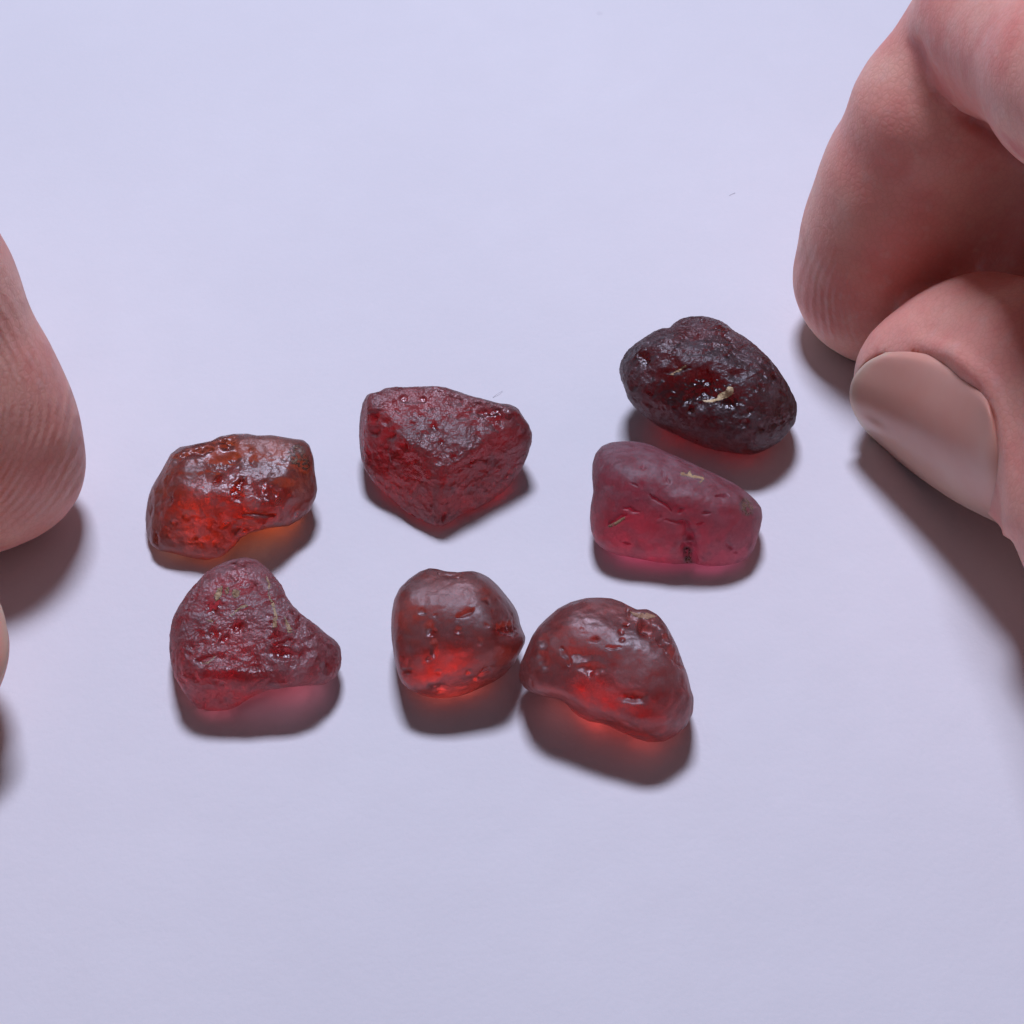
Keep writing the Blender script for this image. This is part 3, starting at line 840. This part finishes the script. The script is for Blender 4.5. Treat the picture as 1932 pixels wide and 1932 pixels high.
palm_r = cone_list([(3200,230,260,54.0),(3350,60,260,58.0),(3480,-80,250,56.0),(3600,-220,220,52.0)]) + \
    cone_list([(3200,230,270,54.0),(4100,500,420,50.0)]) + cone_list([(3480,-80,250,56.0),(4150,380,400,52.0)]) + cone_list([(3600,-220,220,52.0),(4150,250,380,52.0)]) + \
    cone_list([(3000,950,330,34.0),(4050,560,420,48.0)]) + cone_list([(4100,460,440,50.0),(5000,600,430,52.0)])
TIPC = [(1672,664),(1632,686),(1606,722),(1603,752),(1618,792),(1650,832)]
TOPC = [(1672,664),(1722,664),(1790,682),(1850,732),(1876,785)]
ROOTC = [(1876,785),(1888,850),(1892,920),(1888,990)]
BOTC = [(1650,832),(1720,890),(1800,945),(1888,990)]
P6 = lambda x, y, z: at_z(x, y, z)
hand_r, f_r, base_r = build_hand('hand', [index_r, pulp_r, middle_r, thumb_r, (mid[0], mid[1], 1.0), (ring[0], ring[1], 1.0), (pin[0], pin[1], 1.0)], palm_r,
    'hand with bent index finger and thumb close together, thumbnail showing, beside the darkest stone',
    ridges=[(P6(1760,540,6), P6(1900,160,24), P6(1510,540,6), 5.5)],
    red_spots=[(P6(1790,200,22), 4.0, 0.6), (P6(1650,520,6), 6, 0.35), (P6(1850,400,12), 8, 0.9), (P6(2000,760,18), 8, 0.25)],  # the strongest spot paints the deep shade between index and thumb
    bed=(TIPC + TOPC[1:] + ROOTC[1:] + BOTC[::-1][1:-1], at_z(1800, 780, 10), 0.45),
    creases=[([(1726,85),(1744,125),(1775,175),(1830,226),(1880,262),(1960,318)], 11, 0.75, at_z(1830, 200, 26), 16)])
nail(hand_r, base_r, f_r, TIPC, TOPC, ROOTC, BOTC, name='thumbnail')

# left hand
LTIP = [(-22,1098),(5,1150),(15,1200),(13,1248),(-5,1300),(-30,1335)]
LTOP = [(-22,1098),(-110,1082),(-205,1105)]
LROOT = [(-205,1105),(-222,1220),(-205,1335)]
LBOT = [(-30,1335),(-110,1362),(-205,1335)]
li = chain_from_pixels([(10,872,151,5.8),(-50,880,160,6.6),(-32,808,168,9.5),(-75,735,177,12.5),(-150,560,177,19.0),(-225,390,178,26.0)])
lm = chain_from_pixels([(-225,390,172,26.0),(-330,330,180,29.0),(-520,430,205,34.0),(-760,560,230,41.0),(-1200,520,240,48.0),(-1700,470,265,54.0)])
index_l = (li[0], li[1], 1.5)
middle_l = (lm[0], lm[1], 2.0)
tl = chain_from_pixels([(-150,1222,166,7.0),(-230,1200,190,7.8),(-400,1180,230,10.0),(-560,1200,260,13.0),(-800,1280,262,18.0),(-1100,1330,290,24.0),(-1500,1230,330,34.0)])
ml = chain_from_pixels([(-330,640,160,8.0),(-400,500,165,18.0),(-520,320,170,29.0),(-660,240,180,36.0),(-950,360,215,46.0),(-1300,300,230,52.0),(-1800,300,260,58.0)])
rl = chain_from_pixels([(-580,560,150,9.0),(-660,420,160,19.0),(-780,240,170,30.0),(-930,180,180,37.0),(-1200,280,205,46.0),(-1500,200,220,51.0),(-1950,150,250,56.0)])
palm_l = cone_list([(-1700,470,265,54.0),(-1800,300,260,58.0),(-1950,150,250,56.0)]) + \
    cone_list([(-1700,470,265,54.0),(-2500,750,420,50.0)]) + cone_list([(-1950,150,250,56.0),(-2550,620,400,52.0)]) + \
    cone_list([(-1500,1230,330,34.0),(-2450,800,420,48.0)]) + cone_list([(-2500,700,440,50.0),(-3300,840,430,52.0)])
hand_l, f_l, base_l = build_hand('hand', [index_l, middle_l, (tl[0], tl[1], 2.0), (ml[0], ml[1], 1.0), (rl[0], rl[1], 1.0)], palm_l,
    'fingertip with fine skin ridges touching the paper beside the orange-red pebble, thumb tip below it',
    ridges=[(P6(-160,760,12), P6(-330,400,24), P6(60,850,8), 15.0)],
    red_spots=[(P6(30,880,6), 7, 0.5), (P6(-20,760,10), 7, 0.45)],
    bed=(LTIP + LTOP[1:] + LROOT[1:] + LBOT[::-1][1:-1], at_z(-110, 1220, 10), 0.4))
nail(hand_l, base_l, f_l, LTIP, LTOP, LROOT, LBOT, name='thumbnail')

# ------------------------------------------------------------------ lint
def fibre(name, pts, label):
    P = np.array([at_z(x, y, z) for x, y, z in pts]); n = len(P); V = []; F = []
    for i, p in enumerate(P):
        d = P[min(i + 1, n - 1)] - P[max(i - 1, 0)]; d /= np.linalg.norm(d)
        a = np.cross(d, [0, 0, 1.0]); a /= np.linalg.norm(a) + 1e-9; b = np.cross(a, d)
        for k in range(6):
            V.append(p + 0.012 * (a * math.cos(k * math.pi / 3) + b * math.sin(k * math.pi / 3)))
    for i in range(n - 1):
        for k in range(6):
            F.append([i * 6 + k, i * 6 + (k + 1) % 6, i * 6 + 6 + (k + 1) % 6, i * 6 + 6 + k])
    F += [list(range(5, -1, -1)), [(n - 1) * 6 + k for k in range(6)]]
    o = mesh_obj(name, V, F, LINT, base=np.array([P[0][0], P[0][1], 0]))
    o['label'] = label; o['category'] = 'lint'
LINT = mat_crust('lint_grey', (0.40, 0.38, 0.40), (0.52, 0.50, 0.52))
fibre('lint_fibre', [(930,750,0.02),(936,745,0.1),(942,741,0.15),(948,738,0.08)], 'tiny grey fibre on the paper behind the deep red wedge-shaped stone')
fibre('lint_fibre', [(1376,369,0.02),(1381,366,0.06),(1387,364,0.02)], 'tiny grey fibre on the bare paper left of the bent index finger')
